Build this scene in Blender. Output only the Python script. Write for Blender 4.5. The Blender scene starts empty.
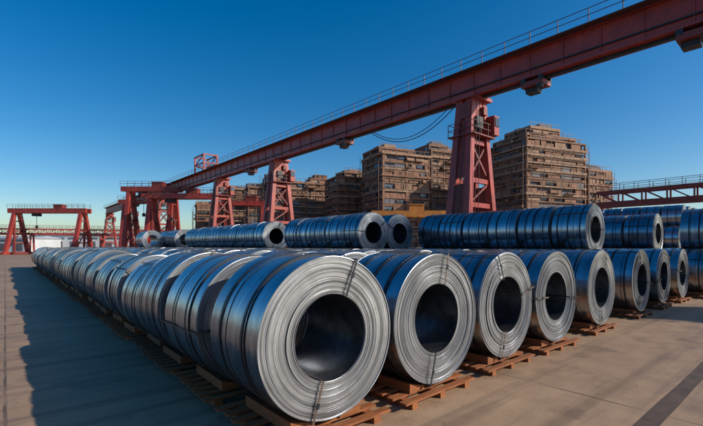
import bpy, bmesh, math, random
from mathutils import Vector, Matrix
random.seed(7)
S=bpy.context.scene
COL=S.collection
R=0.95; RI=0.50
HEAD=math.radians(-40.4)   # camera heading
# ---------------------------------------------------------------- materials
def newmat(name):
    m=bpy.data.materials.new(name); m.use_nodes=True
    nt=m.node_tree; b=nt.nodes['Principled BSDF']
    return m,nt,b
def N(nt,t,**k):
    n=nt.nodes.new(t)
    for a,v in k.items(): setattr(n,a,v)
    return n
def math_n(nt,op,a,b=None,c=None):
    n=N(nt,'ShaderNodeMath',operation=op)
    for i,v in enumerate((a,b,c)):
        if v is None: continue
        if isinstance(v,(int,float)): n.inputs[i].default_value=v
        else: nt.links.new(v,n.inputs[i])
    return n.outputs[0]
def noise(nt,vec,scale,detail=4,rough=.55):
    n=N(nt,'ShaderNodeTexNoise'); n.inputs['Scale'].default_value=scale
    n.inputs['Detail'].default_value=detail; n.inputs['Roughness'].default_value=rough
    if vec is not None: nt.links.new(vec,n.inputs['Vector'])
    return n.outputs['Fac']
def ramp(nt,fac,stops):
    n=N(nt,'ShaderNodeValToRGB'); nt.links.new(fac,n.inputs[0])
    e=n.color_ramp.elements
    while len(e)<len(stops): e.new(.5)
    for i,(p,c) in enumerate(stops):
        e[i].position=p; e[i].color=(c[0],c[1],c[2],1) if not isinstance(c,(int,float)) else (c,c,c,1)
    return n.outputs[0]
def mixc(nt,fac,a,b,mode='MIX'):
    n=N(nt,'ShaderNodeMix',data_type='RGBA',blend_type=mode)
    if isinstance(fac,(int,float)): n.inputs[0].default_value=fac
    else: nt.links.new(fac,n.inputs[0])
    for i,v in ((6,a),(7,b)):
        if isinstance(v,tuple): n.inputs[i].default_value=(*v,1)
        else: nt.links.new(v,n.inputs[i])
    return n.outputs[2]
def bump(nt,b,h,strength,dist):
    n=N(nt,'ShaderNodeBump'); n.inputs['Strength'].default_value=strength; n.inputs['Distance'].default_value=dist
    nt.links.new(h,n.inputs['Height']); nt.links.new(n.outputs[0],b.inputs['Normal'])
def objco(nt):
    return N(nt,'ShaderNodeTexCoord').outputs['Object']
def aniso(nt,b,v):
    t=N(nt,'ShaderNodeTangent',direction_type='RADIAL',axis='Y')
    b.inputs['Anisotropic'].default_value=v; nt.links.new(t.outputs[0],b.inputs['Tangent'])

def mat_coil_body():
    m,nt,b=newmat('steel_sheet_outer')
    oc=objco(nt); oi=N(nt,'ShaderNodeObjectInfo')
    mp=N(nt,'ShaderNodeMapping'); nt.links.new(oc,mp.inputs[0]); mp.inputs['Scale'].default_value=(1,5,1)
    add=N(nt,'ShaderNodeVectorMath',operation='ADD'); nt.links.new(mp.outputs[0],add.inputs[0])
    nt.links.new(oi.outputs['Random'],add.inputs[1])
    n1=noise(nt,add.outputs[0],1.6,5); n2=noise(nt,oc,9,6,.65)
    sep=N(nt,'ShaderNodeSeparateXYZ'); nt.links.new(oc,sep.inputs[0])
    cell=math_n(nt,'FLOOR',math_n(nt,'MULTIPLY',sep.outputs[1],4.1))
    wn=N(nt,'ShaderNodeTexWhiteNoise',noise_dimensions='2D')
    cb=N(nt,'ShaderNodeCombineXYZ'); nt.links.new(cell,cb.inputs[0]); nt.links.new(oi.outputs['Random'],cb.inputs[1])
    nt.links.new(cb.outputs[0],wn.inputs[0])
    c=ramp(nt,n1,[(.3,(.24,.26,.30)),(.7,(.52,.55,.60))])
    c=mixc(nt,math_n(nt,'MULTIPLY',wn.outputs[0],.6),c,(.12,.14,.19))
    c=mixc(nt,math_n(nt,'MULTIPLY',oi.outputs['Random'],.35),c,(.56,.57,.59))
    c=mixc(nt,math_n(nt,'MULTIPLY',ramp(nt,n2,[(.55,0),(.75,1)]),.25),c,(.42,.42,.42))
    nt.links.new(c,b.inputs['Base Color']); b.inputs['Metallic'].default_value=.94
    r=ramp(nt,n2,[(.3,.17),(.75,.34)]); nt.links.new(r,b.inputs['Roughness'])
    aniso(nt,b,.4)
    bump(nt,b,n1,.25,.03)
    return m
def mat_coil_face():
    m,nt,b=newmat('steel_coil_wound_edge')
    oc=objco(nt); oi=N(nt,'ShaderNodeObjectInfo')
    sep=N(nt,'ShaderNodeSeparateXYZ'); nt.links.new(oc,sep.inputs[0])
    x2=math_n(nt,'MULTIPLY',sep.outputs[0],sep.outputs[0]); z2=math_n(nt,'MULTIPLY',sep.outputs[2],sep.outputs[2])
    rad=math_n(nt,'SQRT',math_n(nt,'ADD',x2,z2))
    cb=N(nt,'ShaderNodeCombineXYZ')
    nt.links.new(math_n(nt,'MULTIPLY',rad,75),cb.inputs[0])
    nt.links.new(math_n(nt,'MULTIPLY',sep.outputs[0],.5),cb.inputs[1])
    nt.links.new(math_n(nt,'ADD',math_n(nt,'MULTIPLY',sep.outputs[2],.5),math_n(nt,'MULTIPLY',oi.outputs['Random'],20)),cb.inputs[2])
    n1=noise(nt,cb.outputs[0],1,5,.7); n2=noise(nt,oc,3,5)
    c=ramp(nt,n1,[(.34,(.05,.055,.068)),(.45,(.25,.265,.29)),(.62,(.56,.58,.61))])
    c=mixc(nt,math_n(nt,'MULTIPLY',ramp(nt,n2,[(.45,0),(.75,1)]),.5),c,(.13,.125,.125))
    c=mixc(nt,math_n(nt,'MULTIPLY',oi.outputs['Random'],.25),c,(.14,.16,.20))
    nt.links.new(c,b.inputs['Base Color']); b.inputs['Metallic'].default_value=.8
    b.inputs['Roughness'].default_value=.34
    aniso(nt,b,.5)
    bump(nt,b,n1,.4,.006)
    return m
def mat_simple(name,col,rough=.6,metal=0,var=.25,scale=3,bmp=.1,dirt=None):
    m,nt,b=newmat(name); oc=objco(nt)
    n1=noise(nt,oc,scale,6,.6)
    d=tuple(x*(1-var) for x in col); l=tuple(min(1,x*(1+var)) for x in col)
    c=ramp(nt,n1,[(.3,d),(.7,l)])
    if dirt:
        n2=noise(nt,oc,scale*3.1,7,.7)
        c=mixc(nt,math_n(nt,'MULTIPLY',ramp(nt,n2,[(.5,0),(.68,1)]),.6),c,dirt)
    nt.links.new(c,b.inputs['Base Color']); b.inputs['Roughness'].default_value=rough; b.inputs['Metallic'].default_value=metal
    if bmp: bump(nt,b,n1,bmp,.02)
    return m
M_body=mat_coil_body(); M_face=mat_coil_face()
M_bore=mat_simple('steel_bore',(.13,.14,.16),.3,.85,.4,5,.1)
M_strap=mat_simple('steel_strap',(.03,.035,.045),.45,.6,.3,20,0)
M_strap2=mat_simple('rusty_strap',(.13,.09,.07),.6,.4,.3,20,0)
def mat_wood():
    m,nt,b=newmat('pallet_wood'); oc=objco(nt); oi=N(nt,'ShaderNodeObjectInfo')
    mp=N(nt,'ShaderNodeMapping'); nt.links.new(oc,mp.inputs[0]); mp.inputs['Scale'].default_value=(2,14,20)
    n1=noise(nt,mp.outputs[0],2,6,.65)
    c=ramp(nt,n1,[(.3,(.15,.040,.012)),(.7,(.37,.125,.035))])
    c=mixc(nt,math_n(nt,'MULTIPLY',oi.outputs['Random'],.6),c,(.08,.038,.022))
    nt.links.new(c,b.inputs['Base Color']); b.inputs['Roughness'].default_value=.8
    bump(nt,b,n1,.3,.01); return m
M_wood=mat_wood()
M_red=mat_simple('red_oxide_paint',(.32,.042,.030),.42,0,.25,.9,.05,dirt=(.12,.03,.025))
M_redd=mat_simple('dark_red_paint',(.19,.032,.026),.55,0,.25,1.5,.05,dirt=(.07,.024,.02))
M_dark=mat_simple('dark_machinery',(.03,.03,.035),.5,.3,.3,3,0)
M_rail=mat_simple('railing_steel',(.10,.05,.045),.6,.2,.2,3,0)
M_glass,ntg,bg=newmat('cabin_glass'); bg.inputs['Roughness'].default_value=.08
ocg=objco(ntg); ntg.links.new(ramp(ntg,noise(ntg,ocg,.35,2),[(.4,(.03,.045,.06)),(.6,(.08,.12,.17))]),bg.inputs['Base Color'])
M_yel=mat_simple('yellow_paint',(.50,.19,.03),.55,0,.25,1,.05,dirt=(.2,.09,.03))
M_brick=mat_simple('brown_brick',(.22,.115,.07),.85,0,.35,.7,.1,dirt=(.09,.05,.04))
M_slab=mat_simple('weathered_floor_edge',(.32,.20,.13),.85,0,.3,.8,.1,dirt=(.13,.08,.055))
M_infA=mat_simple('rust_panel',(.25,.12,.07),.8,0,.45,.6,.1,dirt=(.11,.06,.045))
M_infB=mat_simple('grey_panel',(.10,.10,.12),.7,0,.35,.6,.1)
M_scaf=mat_simple('scaffold_tube',(.14,.09,.07),.6,.3,.3,2,0)
M_shed=mat_simple('pale_cladding',(.50,.52,.54),.7,0,.12,.2,.05)
M_shedroof=mat_simple('shed_roof',(.30,.33,.37),.6,0,.15,.2,.05)

def mat_ground():
    m,nt,b=newmat('concrete_yard'); oc=objco(nt)
    n1=noise(nt,oc,.22,6,.6); n2=noise(nt,oc,2.2,7,.65); n3=noise(nt,oc,40,4,.7)
    c=ramp(nt,n1,[(.32,(.27,.155,.085)),(.68,(.44,.285,.170))])
    c=mixc(nt,.45,c,ramp(nt,n2,[(.3,(.21,.12,.068)),(.7,(.43,.28,.17))]))
    c=mixc(nt,.22,c,ramp(nt,n3,[(.35,(.12,.075,.05)),(.65,(.48,.34,.23))]))
    sep=N(nt,'ShaderNodeSeparateXYZ'); nt.links.new(oc,sep.inputs[0])
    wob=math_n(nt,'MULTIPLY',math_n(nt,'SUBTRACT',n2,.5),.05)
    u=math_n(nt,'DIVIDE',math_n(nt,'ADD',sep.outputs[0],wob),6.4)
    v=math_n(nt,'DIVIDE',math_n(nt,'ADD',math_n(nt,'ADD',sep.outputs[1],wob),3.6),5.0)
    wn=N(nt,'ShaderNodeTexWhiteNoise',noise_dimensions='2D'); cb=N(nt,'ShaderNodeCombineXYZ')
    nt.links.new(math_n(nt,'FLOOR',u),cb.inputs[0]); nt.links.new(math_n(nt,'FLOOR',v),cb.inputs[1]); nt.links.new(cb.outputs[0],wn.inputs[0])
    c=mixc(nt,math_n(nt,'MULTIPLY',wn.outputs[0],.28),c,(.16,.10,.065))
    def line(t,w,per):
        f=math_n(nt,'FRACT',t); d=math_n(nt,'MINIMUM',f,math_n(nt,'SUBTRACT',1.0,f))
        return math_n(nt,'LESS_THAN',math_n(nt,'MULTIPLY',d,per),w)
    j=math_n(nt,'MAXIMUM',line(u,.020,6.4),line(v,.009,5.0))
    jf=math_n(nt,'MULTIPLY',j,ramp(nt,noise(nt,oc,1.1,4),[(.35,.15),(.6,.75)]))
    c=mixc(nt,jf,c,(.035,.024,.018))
    st=ramp(nt,noise(nt,oc,.75,5,.6),[(.54,0),(.72,1)])
    c=mixc(nt,math_n(nt,'MULTIPLY',st,.6),c,(.07,.042,.03))
    sp=ramp(nt,noise(nt,oc,6,5,.6),[(.64,0),(.70,1)])
    c=mixc(nt,math_n(nt,'MULTIPLY',sp,.45),c,(.05,.035,.028))
    mp=N(nt,'ShaderNodeMapping'); nt.links.new(oc,mp.inputs[0]); mp.inputs['Scale'].default_value=(.10,2.2,1)
    st2=ramp(nt,noise(nt,mp.outputs[0],1.2,4,.5),[(.50,0),(.64,1)])
    c=mixc(nt,math_n(nt,'MULTIPLY',st2,.5),c,(.11,.065,.042))
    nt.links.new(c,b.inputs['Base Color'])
    nt.links.new(ramp(nt,n2,[(.3,.55),(.7,.85)]),b.inputs['Roughness'])
    h=math_n(nt,'SUBTRACT',math_n(nt,'ADD',math_n(nt,'MULTIPLY',n3,.5),n2),jf)
    bump(nt,b,h,.35,.012)
    return m
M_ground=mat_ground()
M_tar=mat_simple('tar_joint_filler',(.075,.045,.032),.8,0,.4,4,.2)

# ---------------------------------------------------------------- mesh helper
class MB:
    def __init__(s): s.v=[]; s.f=[]; s.m=[]
    def box(s,c,size,mi=0,mat=None):
        x,y,z=c; a,b,d=size[0]/2,size[1]/2,size[2]/2
        P=[(x+i*a,y+j*b,z+k*d) for i in(-1,1) for j in(-1,1) for k in(-1,1)]
        if mat: P=[tuple(mat@Vector(p)) for p in P]
        s.hexa(P,mi)
    def hexa(s,P,mi=0):
        o=len(s.v); s.v+=P
        for q in((0,1,3,2),(4,6,7,5),(0,4,5,1),(2,3,7,6),(0,2,6,4),(1,5,7,3)):
            s.f.append([o+i for i in q]); s.m.append(mi)
    def beam(s,p,q,w,h=None,mi=0):
        h=h or w; p=Vector(p); q=Vector(q); d=(q-p); L=d.length
        if L<1e-6: return
        d.normalize(); up=Vector((0,0,1)) if abs(d.z)<.95 else Vector((0,1,0))
        a=d.cross(up).normalized()*w/2; b=a.cross(d).normalized()*h/2
        P=[]
        for e in(p,q):
            for sa in(-1,1):
                for sb in(-1,1): P.append(tuple(e+a*sa+b*sb))
        s.hexa(P,mi)
    def mesh(s,name,mats):
        me=bpy.data.meshes.new(name); me.from_pydata(s.v,[],s.f)
        for m in mats: me.materials.append(m)
        me.polygons.foreach_set('material_index',s.m)
        bm=bmesh.new(); bm.from_mesh(me); bmesh.ops.recalc_face_normals(bm,faces=bm.faces); bm.to_mesh(me); bm.free()
        me.update(); return me
def obj(name,me,loc=(0,0,0),rot=(0,0,0),parent=None):
    o=bpy.data.objects.new(name,me); COL.objects.link(o); o.location=loc; o.rotation_euler=rot
    if parent: o.parent=parent
    return o
def empty(name,loc=(0,0,0),rz=0):
    e=bpy.data.objects.new(name,None); COL.objects.link(e); e.location=loc; e.rotation_euler=(0,0,rz); e.empty_display_size=.5
    return e

# ---------------------------------------------------------------- steel coil
SEG=112
def coil_mesh(seed,L,hi=True):
    rnd=random.Random(seed); nr=38 if hi else 12
    prof=[]; mats=[]
    ns=rnd.choice([3,4,4,5]); cuts=[0]
    for i in range(1,ns): cuts.append(L*(i+rnd.uniform(-.2,.2))/ns)
    cuts.append(L)
    for i in range(ns):
        rr=R-rnd.uniform(0,.018)
        prof+=[(rr,cuts[i]+(.008 if i else .0)),(rr,cuts[i+1]-(.008 if i<ns-1 else 0))]; mats+=[0,0]
        if i<ns-1:
            prof+=[(R-.045,cuts[i+1]-.008),(R-.045,cuts[i+1]+.008)]; mats+=[3,3]; mats[-3]=3
    mats[-1]=1
    def face(y0,sgn,rads):
        out=[]; w=0
        for k in range(len(rads)-1):
            w=max(-.024,min(.012,w+rnd.uniform(-.007,.007)))
            y=y0+sgn*(w+ (rnd.random()<.12)*rnd.uniform(.004,.014))
            out+=[(rads[k],y),(rads[k+1],y)]
        return out
    def rads():
        a=[rnd.uniform(.4,1.6) for _ in range(nr)]; t=sum(a); r=[R-.012]
        for q in a: r.append(r[-1]-q/t*(R-.012-RI))
        return r
    fb=face(L,1,rads()); prof+=fb; mats+=[1]*len(fb)
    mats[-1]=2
    ff=face(0,-1,rads()); ff.reverse(); prof+=ff; mats+=[1]*len(ff)
    V=[];F=[];MI=[];n=len(prof)
    ph=rnd.uniform(0,6.28)
    for s_ in range(SEG):
        a=2*math.pi*s_/SEG; ca,sa=math.cos(a),math.sin(a)
        for (r_,y_) in prof:
            yy=y_+.004*math.sin(2*a+ph+r_*9) if r_<R-.02 and (y_<.05 or y_>L-.05) else y_
            V.append((r_*ca,yy,r_*sa))
    for s_ in range(SEG):
        t=(s_+1)%SEG
        for i in range(n):
            j=(i+1)%n
            F.append((s_*n+i,s_*n+j,t*n+j,t*n+i)); MI.append(mats[i])
    nsm=len(F)
    mb=MB(); mb.v=V; mb.f=[list(f) for f in F]; mb.m=MI
    for yy in ([L*.2,L*.5,L*.8] if rnd.random()<.5 else [L*.3,L*.72]):
        yy+=rnd.uniform(-.05,.05); o=len(mb.v)
        for s_ in range(SEG):
            a=2*math.pi*s_/SEG
            for r_,y_ in((R-.001,yy-.02),(R+.005,yy-.02),(R+.005,yy+.02),(R-.001,yy+.02)):
                mb.v.append((r_*math.cos(a),y_,r_*math.sin(a)))
        for s_ in range(SEG):
            t=(s_+1)%SEG
            for i in range(3):
                mb.f.append([o+s_*4+i,o+s_*4+i+1,o+t*4+i+1,o+t*4+i]); mb.m.append(4)
    a0=rnd.uniform(0,6.28); k=rnd.choice([2,3,3])
    for q in range(k):
        a=a0+q*2*math.pi/k+rnd.uniform(-.25,.25); Mx=Matrix.Rotation(a,4,'Y')
        f=.045; w=.026; mi=5 if q!=1 else 4
        mb.box((R+.009,L/2,0),(.006,L+2*f,w),mi,Mx)
        mb.box((RI-.009,L/2,0),(.006,L+2*f,w),mi,Mx)
        for yy in(-f,L+f): mb.box(((R+RI)/2,yy,0),(R-RI+.024,.006,w),mi,Mx)
        mb.box((R*.8,-f-.008,0),(.06,.012,w+.014),4,Mx)
    me=bpy.data.meshes.new('steel_coil_mesh'); me.from_pydata(mb.v,[],mb.f)
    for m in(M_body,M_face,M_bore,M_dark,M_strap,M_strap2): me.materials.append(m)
    me.polygons.foreach_set('material_index',mb.m)
    me.polygons.foreach_set('use_smooth',[True]*nsm+[False]*(len(mb.f)-nsm))
    bm=bmesh.new(); bm.from_mesh(me); bmesh.ops.recalc_face_normals(bm,faces=bm.faces)
    lim=SEG*n
    for e in bm.edges:
        i,j=e.verts[0].index,e.verts[1].index
        if i<lim and j<lim and i//n!=j//n: e.smooth=False
    bm.to_mesh(me); bm.free(); return me
LC=1.24
HI=[coil_mesh(10+i,LC) for i in range(7)]
LO=[coil_mesh(50+i,LC,False) for i in range(4)]
def place_coil(x,y,z,hi=False,sc=1,sy=1,yaw=.014):
    o=obj('steel_coil',random.choice(HI if hi else LO),(x,y,z),(0,random.uniform(-3.14,3.14),random.uniform(-yaw,yaw)))
    o.scale=(sc,sy,sc); return o
def pallet_mesh(seed):
    r=random.Random(seed); mb=MB()
    for x in(-.62,0,.62): mb.box((x,LC/2,.045),(.11,LC+.22,.09))
    nb=7
    for i in range(nb):
        y=-.07+(LC+.14)*i/(nb-1)
        mb.box((r.uniform(-.02,.02),y,.1055),(1.62+r.uniform(-.04,.04),.115,.028),0)
    for s_ in(-1,1):
        P=[]
        for x in(.18,.50):
            for y in(.08,LC-.08):
                P.append((s_*x,y,.1205)); P.append((s_*x,y,1.105-math.sqrt(R*R-x*x) if x<.3 else .25))
        mb.hexa(P)
    return mb.mesh('pallet_mesh',[M_wood])
PAL=[pallet_mesh(i) for i in range(4)]
def place_pallet(x,y):
    obj('wooden_pallet',random.choice(PAL),(x+random.uniform(-.05,.05),y+random.uniform(-.03,.03),0),(0,0,random.uniform(-.03,.03)))
ZC=1.115
row0=[2.86,4.80,6.88,8.80,11.5,14.9,17.6,20.1,22.4,24.5]
for i,x in enumerate(row0):
    y=3.74+random.uniform(-.06,.06)
    if i>=8: y=3.25
    place_coil(x,y,ZC,True); place_pallet(x,y)
PITCH=1.70
for i in range(13):
    x=2.86+1.95*i
    nrow=28 if i<7 else 12
    for k in range(1,nrow):
        y=3.74+PITCH*k+random.uniform(-.10,.10)
        xx=x+random.uniform(-.02,.02)
        s_=1.0
        if i==0: s_=random.choice([1.0,1.0,.97,.94,.91])
        if i==0 and k==1: s_=.985
        place_coil(xx-(1-s_)*.5,y,ZC-R*(1-s_),(i<2 and k<9) or k<3,s_,1.0,.035 if i==0 else .014); place_pallet(xx,y)
Z2=ZC+math.sqrt((R*2.065)**2-.975**2)
def run(x,y0,y1,z=Z2,sc=1.065,p=1.36,hi=True):
    y=y0
    while y+1.2<y1+.3:
        s_=sc*random.uniform(.985,1.0)
        place_coil(x+random.uniform(-.015,.015),y,z-(sc-s_)*R,hi,s_,1.0); y+=p+random.uniform(-.03,.04)
run(17.48,5.9,14.4)
run(15.53,14.4,17)
run(13.58,14.3,20.9)
run(13.58,23.6,39.0)
run(13.58,41.5,48,hi=False)
run(25.28,5.65,14)
run(23.45,3.0,4.2)
run(11.63,45.5,48,hi=False)
for t in range(3):
    for i in range(5-t):
        for k in range(9):
            place_coil(37.6+1.95*i+.975*t,7.2+k*1.36,ZC+1.64*t,False)
            if t==0: place_pallet(37.6+1.95*i,7.2+k*1.36)

# ---------------------------------------------------------------- ground
mb=MB(); mb.v=[(-1500,-1500,0),(1500,-1500,0),(1500,1500,0),(-1500,1500,0)]; mb.f=[[0,1,2,3]]; mb.m=[0]
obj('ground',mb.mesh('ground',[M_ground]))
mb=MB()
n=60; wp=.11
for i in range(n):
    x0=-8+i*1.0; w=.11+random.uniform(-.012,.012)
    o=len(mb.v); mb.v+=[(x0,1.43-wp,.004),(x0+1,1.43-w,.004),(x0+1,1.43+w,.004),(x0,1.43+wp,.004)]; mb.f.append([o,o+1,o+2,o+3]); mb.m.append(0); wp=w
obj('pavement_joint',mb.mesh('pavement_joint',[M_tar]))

# ---------------------------------------------------------------- long gantry crane
XB=28.0; ZB0,ZB1=13.8,15.6
G=empty('gantry_crane',(XB,0,0))
mb=MB(); Y0,Y1=-14,168
mb.box((0,(Y0+Y1)/2,(ZB0+ZB1)/2),(.95,Y1-Y0,ZB1-ZB0-.12),0)
for z in(ZB0+.0,ZB1):
    mb.box((0,(Y0+Y1)/2,z),(1.35,Y1-Y0,.13),0)
y=Y0+1
while y<Y1:
    for s_ in(-1,1): mb.box((s_*.51,y,(ZB0+ZB1)/2),(.07,.07,ZB1-ZB0-.14),0)
    y+=2.2
mb.box((0,(Y0+Y1)/2,ZB0-.16),(.28,Y1-Y0,.18),2)
mb.box((-.56,(Y0+Y1)/2,ZB0+.5),(.09,Y1-Y0,.09),2)
obj('girder',mb.mesh('girder',[M_red,M_redd,M_dark]),parent=G)
mb=MB()
for s_ in(-1,1):
    mb.box((s_*1.0,(Y0+Y1)/2,ZB1+.03),(.62,Y1-Y0,.05),0)
    for z in(.5,.9): mb.box((s_*1.28,(Y0+Y1)/2,ZB1+z),(.035,Y1-Y0,.035),0)
    y=Y0
    while y<Y1: mb.box((s_*1.28,y,ZB1+.46),(.045,.045,.9),0); y+=1.8
obj('walkway_railing',mb.mesh('walkway_railing',[M_rail]),parent=G)

def tower(y,detail=True):
    mb=MB(); zt=ZB0-.25; st,sb=.75,2.15; dt,db=.42,.95
    def P(sx,sy,z):
        t=1-z/zt; return (sx*(st+(sb-st)*t),y+sy*(dt+(db-dt)*t),z)
    for sx in(-1,1):
        for sy in(-1,1): mb.beam(P(sx,sy,.5),P(sx,sy,zt),.5,.55,0)
        for z0,z1 in((.6,3.3),(3.7,6.9),(7.4,zt-1.5)):
            mb.beam(P(sx,0,z0),P(sx,0,z1),.22,1.25,1) if z0<7 else mb.beam(P(sx,0,z0),P(sx,0,z1),.2,.8,0)
    zs=[1.2,3.5,5.3,7.2,10.2]
    for i,z in enumerate(zs):
        for sy in(-1,1): mb.beam(P(-1,sy,z),P(1,sy,z),.24,.36,0)
        if i in(0,2,3):
            z2=zs[i+1]
            for sy in(-1,1):
                mb.beam(P(-1,sy,z),P(1,sy,z2),.15,.15,1); 
                if i==3: mb.beam(P(1,sy,z),P(-1,sy,z2),.15,.15,1)
    mb.box((0,y,zt-.9),(1.55,1.3,1.8),0); mb.box((0,y,zt+.05),(2.5,2.1,.26),0)
    mb.box((-.98,y-.2,zt-1.0),(.45,.9,1.2),1); mb.box((.98,y+.1,zt-1.5),(.5,1.0,1.7),1)
    mb.box((-.3,y-.8,zt-1.9),(.8,.35,.9),2); mb.box((.45,y-.8,zt-.9),(.5,.35,.6),1)
    for sx in(-1,1):
        mb.box((sx*2.2,y,.42),(.8,4.4,.5),0)
        for yy in(-1.6,-.6,.6,1.6): mb.box((sx*2.2,y+yy,.12),(.3,.55,.24),2)
    zp=zt-2.9
    mb.box((0,y,zp),(3.0,2.4,.09),1)
    for x,yy in[(a,b) for a in(-1.45,-.5,.5,1.45) for b in(-1.15,1.15)]: mb.box((x,y+yy,zp+.5),(.045,.045,.95),3)
    for z in(.5,.98):
        for b_ in(-1.15,1.15): mb.box((0,y+b_,zp+z),(2.9,.04,.04),3)
        for a in(-1.45,1.45): mb.box((a,y,zp+z),(.04,2.3,.04),3)
    for s_ in(-.22,.22): mb.beam((-2.6,y+s_,.6),(-1.3,y+s_,zp+1),.05,.05,3)
    for i in range(28):
        t=i/28; mb.beam((-2.6+1.3*t,y-.22,.6+(zp+.4)*t),(-2.6+1.3*t,y+.22,.6+(zp+.4)*t),.035,.035,3)
    if detail:
        mb.box((1.35,y-.95,zp+.95),(.7,.9,1.5),0); mb.box((1.35,y-1.42,zp+1.2),(.55,.06,.7),4); mb.box((1.72,y-.95,zp+1.2),(.06,.6,.7),4)
    obj('tower',mb.mesh('tower',[M_red,M_redd,M_dark,M_rail,M_glass]),parent=G)
for y in(-12,18.3,48,67,100,132,164): tower(y)
def trolley(y):
    mb=MB()
    mb.box((0,y,ZB0-.48),(1.3,1.5,.34),0); mb.box((.1,y+.2,ZB0-.82),(.7,.8,.34),1)
    mb.box((-.5,y-.5,ZB0-.75),(.25,.4,.3),1)
    for s_ in(-1,1):
        for yy in(-.6,.6): mb.box((s_*.6,y+yy,ZB0-.22),(.14,.34,.34),1)
    obj('hoist_trolley',mb.mesh('trolley',[M_redd,M_dark]),parent=G)
trolley(13.2); trolley(4.6); trolley(34); trolley(56)
mb=MB()
for yc in(74,):
    for sx in(-1.2,1.2):
        for yy in(-2.2,2.2): mb.beam((sx,yc+yy,ZB1),(sx,yc+yy,ZB1+2.9),.28,.28,0)
    for z in(1.4,2.9):
        for sx in(-1.2,1.2): mb.beam((sx,yc-2.2,ZB1+z),(sx,yc+2.2,ZB1+z),.22,.22,0)
        for yy in(-2.2,2.2): mb.beam((-1.2,yc+yy,ZB1+z),(1.2,yc+yy,ZB1+z),.22,.22,0)
    for sx in(-1.2,1.2):
        mb.beam((sx,yc-2.2,ZB1+.1),(sx,yc+2.2,ZB1+1.4),.14,.14,0); mb.beam((sx,yc+2.2,ZB1+1.4),(sx,yc-2.2,ZB1+2.9),.14,.14,0)
obj('mast_frame',mb.mesh('mast_frame',[M_red]),parent=G)
def cable(pts,rad,name,parent,mat):
    c=bpy.data.curves.new(name,'CURVE'); c.dimensions='3D'; c.bevel_depth=rad
    sp=c.splines.new('POLY'); sp.points.add(len(pts)-1)
    for i,p in enumerate(pts): sp.points[i].co=(*p,1)
    c.materials.append(mat); obj(name,c,parent=parent)
def sag(a,b,s_,n=24):
    a=Vector(a);b=Vector(b); return [tuple(a.lerp(b,i/n)-Vector((0,0,s_*4*(i/n)*(1-i/n)))) for i in range(n+1)]
cable(sag((-.6,19.2,ZB0-.3),(-.6,29.5,ZB0-.3),1.9),.035,'festoon_cable',G,M_dark)
cable(sag((-.5,20,ZB0-.3),(-.5,29.2,ZB0-.3),1.6),.03,'festoon_cable',G,M_dark)
for q in(-.9,-1.3): cable([(q,17.0,ZB0-.3),(q-.1,17.0,8.5),(q-.3,17.0,3)],.022,'drop_cable',G,M_dark)

# ---------------------------------------------------------------- portal cranes
def portal(name,cx,cy,span,h,rz=HEAD,bh=1.4,lw=.7,mats=None,house=True,spread=3.0,rail=True):
    e=empty(name,(cx,cy,0),rz); mats=mats or [M_red,M_redd,M_dark,M_rail]
    mb=MB(); hs=span/2
    for s_ in(-.9,.9):
        mb.box((0,s_,h-bh/2),(span+3,.6,bh),0)
    for i in range(int(span/1.5)): mb.box((-hs+i*1.5+.7,0,h-bh*.3),(.2,1.3,.2),1)
    if rail:
        for s_ in(-1.35,1.35):
            for z in(.55,1.05): mb.box((0,s_,h+z),(span+3,.05,.05),3)
            for i in range(int((span+3)/1.5)+1): mb.box((-(span+3)/2+i*1.5,s_,h+.5),(.05,.05,1.05),3)
    obj('bridge_beam',mb.mesh('bridge_beam',mats),parent=e)
    mb=MB()
    for sx in(-1,1):
        x=sx*hs
        for sy in(-1,1):
            mb.beam((x,sy*spread,.4),(x,sy*.8,h-bh),lw,lw,0)
            mb.beam((x-sx*1.4,sy*spread*.7,h*.0+.5),(x,sy*.8,h-bh-.3),lw*.5,lw*.5,1)
        for t in(.25,.55,.8):
            z=.4+(h-bh-.4)*t; w=spread+(0.8-spread)*t
            mb.beam((x,-w,z),(x,w,z),.3,.3,1)
        mb.beam((x,-spread,.4),(x,spread*.45,h*.55),.2,.2,1)
        mb.box((x,0,.35),(.9,spread*2+2,.6),0); mb.box((x-sx*1.3,0,.3),(.5,spread*1.6,.45),1)
        for sy in(-1,1): mb.box((x,sy*spread,.06),(.35,1.4,.3),2)
    obj('legs',mb.mesh('legs',mats),parent=e)
    mb=MB()
    if house:
        mb.box((hs*.3,0,h+.45),(2.2,1.7,.9),1); mb.box((hs*.3,0,h+.95),(2.4,1.9,.12),0)
    mb.box((-hs*.4,0,h-bh-.4),(1.6,1.4,.7),2)
    mb.beam((-hs*.4,0,h-bh-.7),(-hs*.4,0,h*.6),.07,.07,2); mb.box((-hs*.4,0,h*.6),(.5,.4,.7),2)
    obj('hoist',mb.mesh('hoist',mats),parent=e)
portal('portal_crane',26.7,82.3,12.4,12.4,bh=1.0)
portal('portal_crane',23.5,92,9,14.5,bh=1.0)
portal('portal_crane',27.9,120.6,8,14.6,bh=1.0)
portal('portal_crane',8.8,130.3,17,11.8,spread=3.6,lw=.8,bh=1.2)
portal('portal_crane',36.5,75,7,11.0,bh=.9)
portal('yellow_gantry_crane',46.2,41.2,8,7.4,mats=[M_yel,M_yel,M_dark,M_rail],bh=.9,rail=False,lw=.4,spread=1.6)
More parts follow.
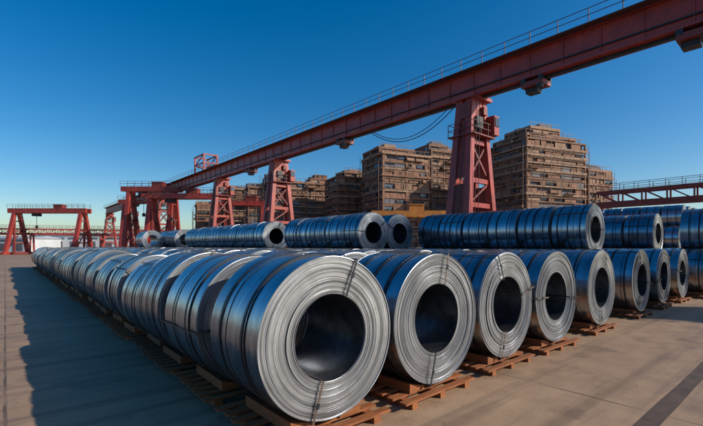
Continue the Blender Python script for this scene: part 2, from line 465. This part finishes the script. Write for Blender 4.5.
def runway(name,p,q,z,th,wid,post,mats,step=1.5):
    e=empty(name,(0,0,0)); mb=MB(); p=Vector((*p,z)); q=Vector((*q,z)); d=q-p; L=d.length; u=d/L; n_=Vector((-u.y,u.x,0))
    for s_ in(-1,1):
        a=p+n_*wid/2*s_; b=q+n_*wid/2*s_
        mb.beam(a,b,.3,th*.42,0); up=Vector((0,0,th)); mb.beam(a+up,b+up,.25,th*.25,0)
        k=int(L/(th*1.5))
        for i in range(k):
            a1=a+u*(L*i/k); a2=a+u*(L*(i+1)/k)
            mb.beam(a1,a1+up,.16,.16,1); mb.beam(a1,a2+up,.12,.12,1)
        for zz in(.5,1.0): mb.beam(a+up+Vector((0,0,zz)),b+up+Vector((0,0,zz)),.05,.05,2)
        for i in range(int(L/step)):
            c=a+up+u*(i*step); mb.beam(c,c+Vector((0,0,1.0)),.05,.05,2)
    obj('truss',mb.mesh('truss',mats),parent=e)
    mb=MB(); k=max(1,int(L/post))
    for i in range(k+1):
        c=p+u*(L*i/k)
        for s_ in(-1,1):
            g=c+n_*(wid/2+.5)*s_; mb.beam((g.x,g.y,0),(c.x+n_.x*wid/2*s_,c.y+n_.y*wid/2*s_,z-.1),.45,.45,0)
        mb.beam(c+n_*wid/2-Vector((0,0,.4)),c-n_*wid/2-Vector((0,0,.4)),.3,.4,1)
    obj('columns',mb.mesh('columns',mats),parent=e)
runway('crane_runway',(57.5,-12),(57.5,19),7.3,1.5,1.6,14,[M_redd,M_redd,M_rail])
runway('conveyor_bridge',(-25,150),(36,128),5.4,1.3,2.0,16,[M_red,M_redd,M_rail])

# ---------------------------------------------------------------- buildings
def building(cx,cy,w,d,h,rot,seed,setbacks=((0,0,1,1,1),)):
    r=random.Random(seed); e=empty('brick_building',(cx,cy,0),HEAD+math.radians(rot))
    core=MB(); tr=MB(); sc=MB()
    fh=1.6
    for bi,(ox,oy,fw,fd,fhh) in enumerate(setbacks):
        W=w*fw; D=d*fd; nf=max(3,int(round(h*fhh/fh))); Ht=nf*fh
        X=ox*w; Y=oy*d
        core.box((X,Y,Ht/2),(W-.9,D-.9,Ht-.1),0)
        for k in range(1,nf+1):
            z=k*fh
            j=r.uniform(-.1,.6)
            tr.box((X+r.uniform(-.15,.15),Y+r.uniform(-.15,.15),z),(W+j,D+j,r.uniform(.30,.62)),r.choice([0,0,1,2]))
            if r.random()<.5:   # thin ledge
                tr.box((X,Y,z-fh*.42),(W+j*.5,D+j*.5,.10),r.choice([0,1]))
        for (ax,ln,off) in(('x',W,-D/2),('x',W,D/2),('y',D,-W/2),('y',D,W/2)):
            nb=max(2,int(ln/r.uniform(2.0,3.0))); bw=ln/nb
            for i in range(nb+1):
                if 0<i<nb and r.random()<.65: continue
                t=-ln/2+i*bw*.998
                c=(X+t,Y+off*.985,Ht/2) if ax=='x' else (X+off*.985,Y+t,Ht/2)
                ww=r.uniform(.18,.4)
                tr.box(c,(ww,ww+.01,Ht-.2),1)
            for k in range(nf):
                t=-ln/2+.2
                while t<ln/2-.6:
                    bb=min(r.uniform(.6,3.4),ln/2-.1-t); q=r.random()
                    if q<.72:
                        hh=r.choice([.45,.7,.9,fh-.45]); z=k*fh+.25+hh/2+.003; mi=r.choice([2,2,1,1,0,3])
                        thick=r.uniform(.1,.22); tt=t+bb/2
                        c=(X+tt,Y+off*.985,z) if ax=='x' else (X+off*.985,Y+tt,z)
                        tr.box(c,(bb,thick,hh) if ax=='x' else (thick,bb,hh),mi)
                    elif q<.82:
                        tt=t+bb/2; zz=k*fh+fh*.55
                        c=(X+tt,Y+off*.965,zz) if ax=='x' else (X+off*.965,Y+tt,zz)
                        tr.box(c,(bb*.8,.1,fh*.4) if ax=='x' else (.1,bb*.8,fh*.4),4)
                    if q>.88 and k>0:
                        tt=t+bb/2
                        sg=1 if off>0 else -1; dp=r.uniform(.5,1.1); hh=r.choice([.12,.12,.6])
                        c=(X+tt,Y+off+sg*dp/2,k*fh+.3+hh/2) if ax=='x' else (X+off+sg*dp/2,Y+tt,k*fh+.3+hh/2)
                        tr.box(c,(bb*.95,dp,hh) if ax=='x' else (dp,bb*.95,hh),r.choice([0,1,2]))
                    t+=bb+r.uniform(.05,.5)
        for (ax,ln,off) in(('x',W,-D/2-1.0),('y',D,-W/2-1.0),('y',D,W/2+1.0)):
            nb=max(3,int(ln/2.6)); top=Ht+r.uniform(-.6,.6)
            for i in range(nb+1):
                t=-ln/2+ln*i/nb; tp=top+r.uniform(-2.5,.8)
                a=(X+t,Y+off,0) if ax=='x' else (X+off,Y+t,0)
                sc.beam(a,(a[0],a[1],tp),.07,.07,0)
            for k in range(1,nf):
                if r.random()<.25: continue
                z=k*fh+.95-fh
                a=(X-ln/2,Y+off,z) if ax=='x' else (X+off,Y-ln/2,z); b=(X+ln/2,Y+off,z) if ax=='x' else (X+off,Y+ln/2,z)
                sc.beam(a,b,.07,.07,0)
        for q in range(6):
            bx=X+r.uniform(-.35,.35)*W; by=Y+r.uniform(-.35,.35)*D; s_=r.uniform(.6,1.8)
            tr.box((bx,by,Ht+.17+s_*.3),(s_*2,s_*1.4,s_*.6),r.choice([0,1,3]))
        for i in range(int(W/1.2)):
            sc.box((X-W/2+i*1.2,Y-D/2,Ht+.6),(.07,.07,.9),0)
        sc.box((X,Y-D/2,Ht+1.05),(W,.07,.07),0)
        sc.beam((X+.2*W,Y,Ht),(X+.2*W,Y,Ht+r.uniform(1,2)),.12,.12,0)
    obj('wall_core',core.mesh('wall_core',[M_infB]),parent=e)
    obj('floors_windows',tr.mesh('floors_windows',[M_slab,M_brick,M_infA,M_infB,M_glass]),parent=e)
    obj('scaffolding',sc.mesh('scaffolding',[M_scaf]),parent=e)
building(89.5,42.5,16.5,12,24.6,22,1,((0,0,1,1,1),(.06,.1,.86,.8,1.07),(-.05,0,.5,.6,1.12)))
building(104,38,8,9,20,24,2,((0,0,1,1,1),(.3,.2,.8,.8,.85)))
building(69.3,65.7,12,10,22,24,3,((0,0,1,1,1),(-.1,.1,.75,.8,1.09)))
building(85,66,9.5,9,25,24,4,((0,0,1,1,1),(-.2,0,.6,.8,1.07)))
building(67.1,80.7,8.6,8,20,24,5,((0,0,1,1,1),(.1,0,.6,.7,1.06)))
building(66.5,94.4,7.4,7,19,24,6,((0,0,1,1,1),(.1,0,.7,.7,1.06)))
building(59,97,9.3,8,18.8,24,7,((0,0,1,1,1),(-.3,.1,.6,.8,1.07)))
building(52,101,5.5,7,17.5,24,8)
building(54,118,7.8,7,19,24,9)
building(47,122,7,7,15,24,10)

def shed(cx,cy,w,d,h,rot=0):
    e=empty('warehouse',(cx,cy,0),HEAD+math.radians(rot)); mb=MB()
    mb.box((0,0,h/2),(w,d,h),0)
    nb=int(w/6)
    for i in range(nb):
        x=-w/2+(i+.5)*w/nb; mb.box((x,-d/2-.05,h*.35),(w/nb*.55,.12,h*.55),2)
        mb.box((x,-d/2-.05,h*.82),(w/nb*.8,.1,h*.1),3)
    o=len(mb.v); a,b=w/2+.4,d/2+.4
    mb.v+=[(-a,-b,h+.01),(a,-b,h+.01),(a,b,h+.01),(-a,b,h+.01),(-a,0,h*1.22),(a,0,h*1.22)]
    for f in([0,1,5,4],[2,3,4,5],[0,4,3],[1,2,5],[0,3,2,1]): mb.f.append([o+i for i in f]); mb.m.append(1)
    obj('shell',mb.mesh('shell',[M_shed,M_shedroof,M_infB,M_glass]),parent=e)
shed(-5,215,46,20,5.0); shed(30,210,38,20,6.5,8); shed(62,190,40,18,8,-5); shed(-60,240,60,24,5)
shed(112,80,60,18,6.5,-8); shed(150,20,60,20,7,-20); shed(95,130,50,16,8,0)

# ---------------------------------------------------------------- sun + sky
az=Vector((.60,-.80)); el=math.radians(29)
sd=Vector((az.x*math.cos(el),az.y*math.cos(el),math.sin(el))).normalized()
L=bpy.data.lights.new('sun','SUN'); L.energy=5.0; L.angle=math.radians(.5); L.color=(1,.92,.79)
lo=bpy.data.objects.new('sun',L); COL.objects.link(lo); lo.rotation_euler=sd.to_track_quat('Z','Y').to_euler()
W=bpy.data.worlds.new('World'); S.world=W; W.use_nodes=True; nt=W.node_tree
bgn=nt.nodes['Background']; sky=nt.nodes.new('ShaderNodeTexSky'); sky.sky_type='NISHITA'; sky.sun_disc=False
sky.sun_elevation=el; sky.sun_rotation=math.atan2(sd.x,sd.y); sky.air_density=1.0; sky.dust_density=.8; sky.ozone_density=3
hs=nt.nodes.new('ShaderNodeHueSaturation'); hs.inputs['Saturation'].default_value=1.45; hs.inputs['Value'].default_value=1.5
nt.links.new(sky.outputs[0],hs.inputs['Color'])
nt.links.new(hs.outputs[0],bgn.inputs[0]); bgn.inputs[1].default_value=.082
# ---------------------------------------------------------------- camera
c=bpy.data.cameras.new('camera'); co=bpy.data.objects.new('camera',c); COL.objects.link(co)
co.location=(0,0,2.165); co.rotation_euler=(math.radians(90),0,HEAD)
c.sensor_width=36; c.lens=20.84; c.shift_y=.047; c.clip_end=4000; c.clip_start=.05
S.camera=co
S.view_settings.view_transform='Standard'; S.view_settings.look='None'; S.view_settings.exposure=0
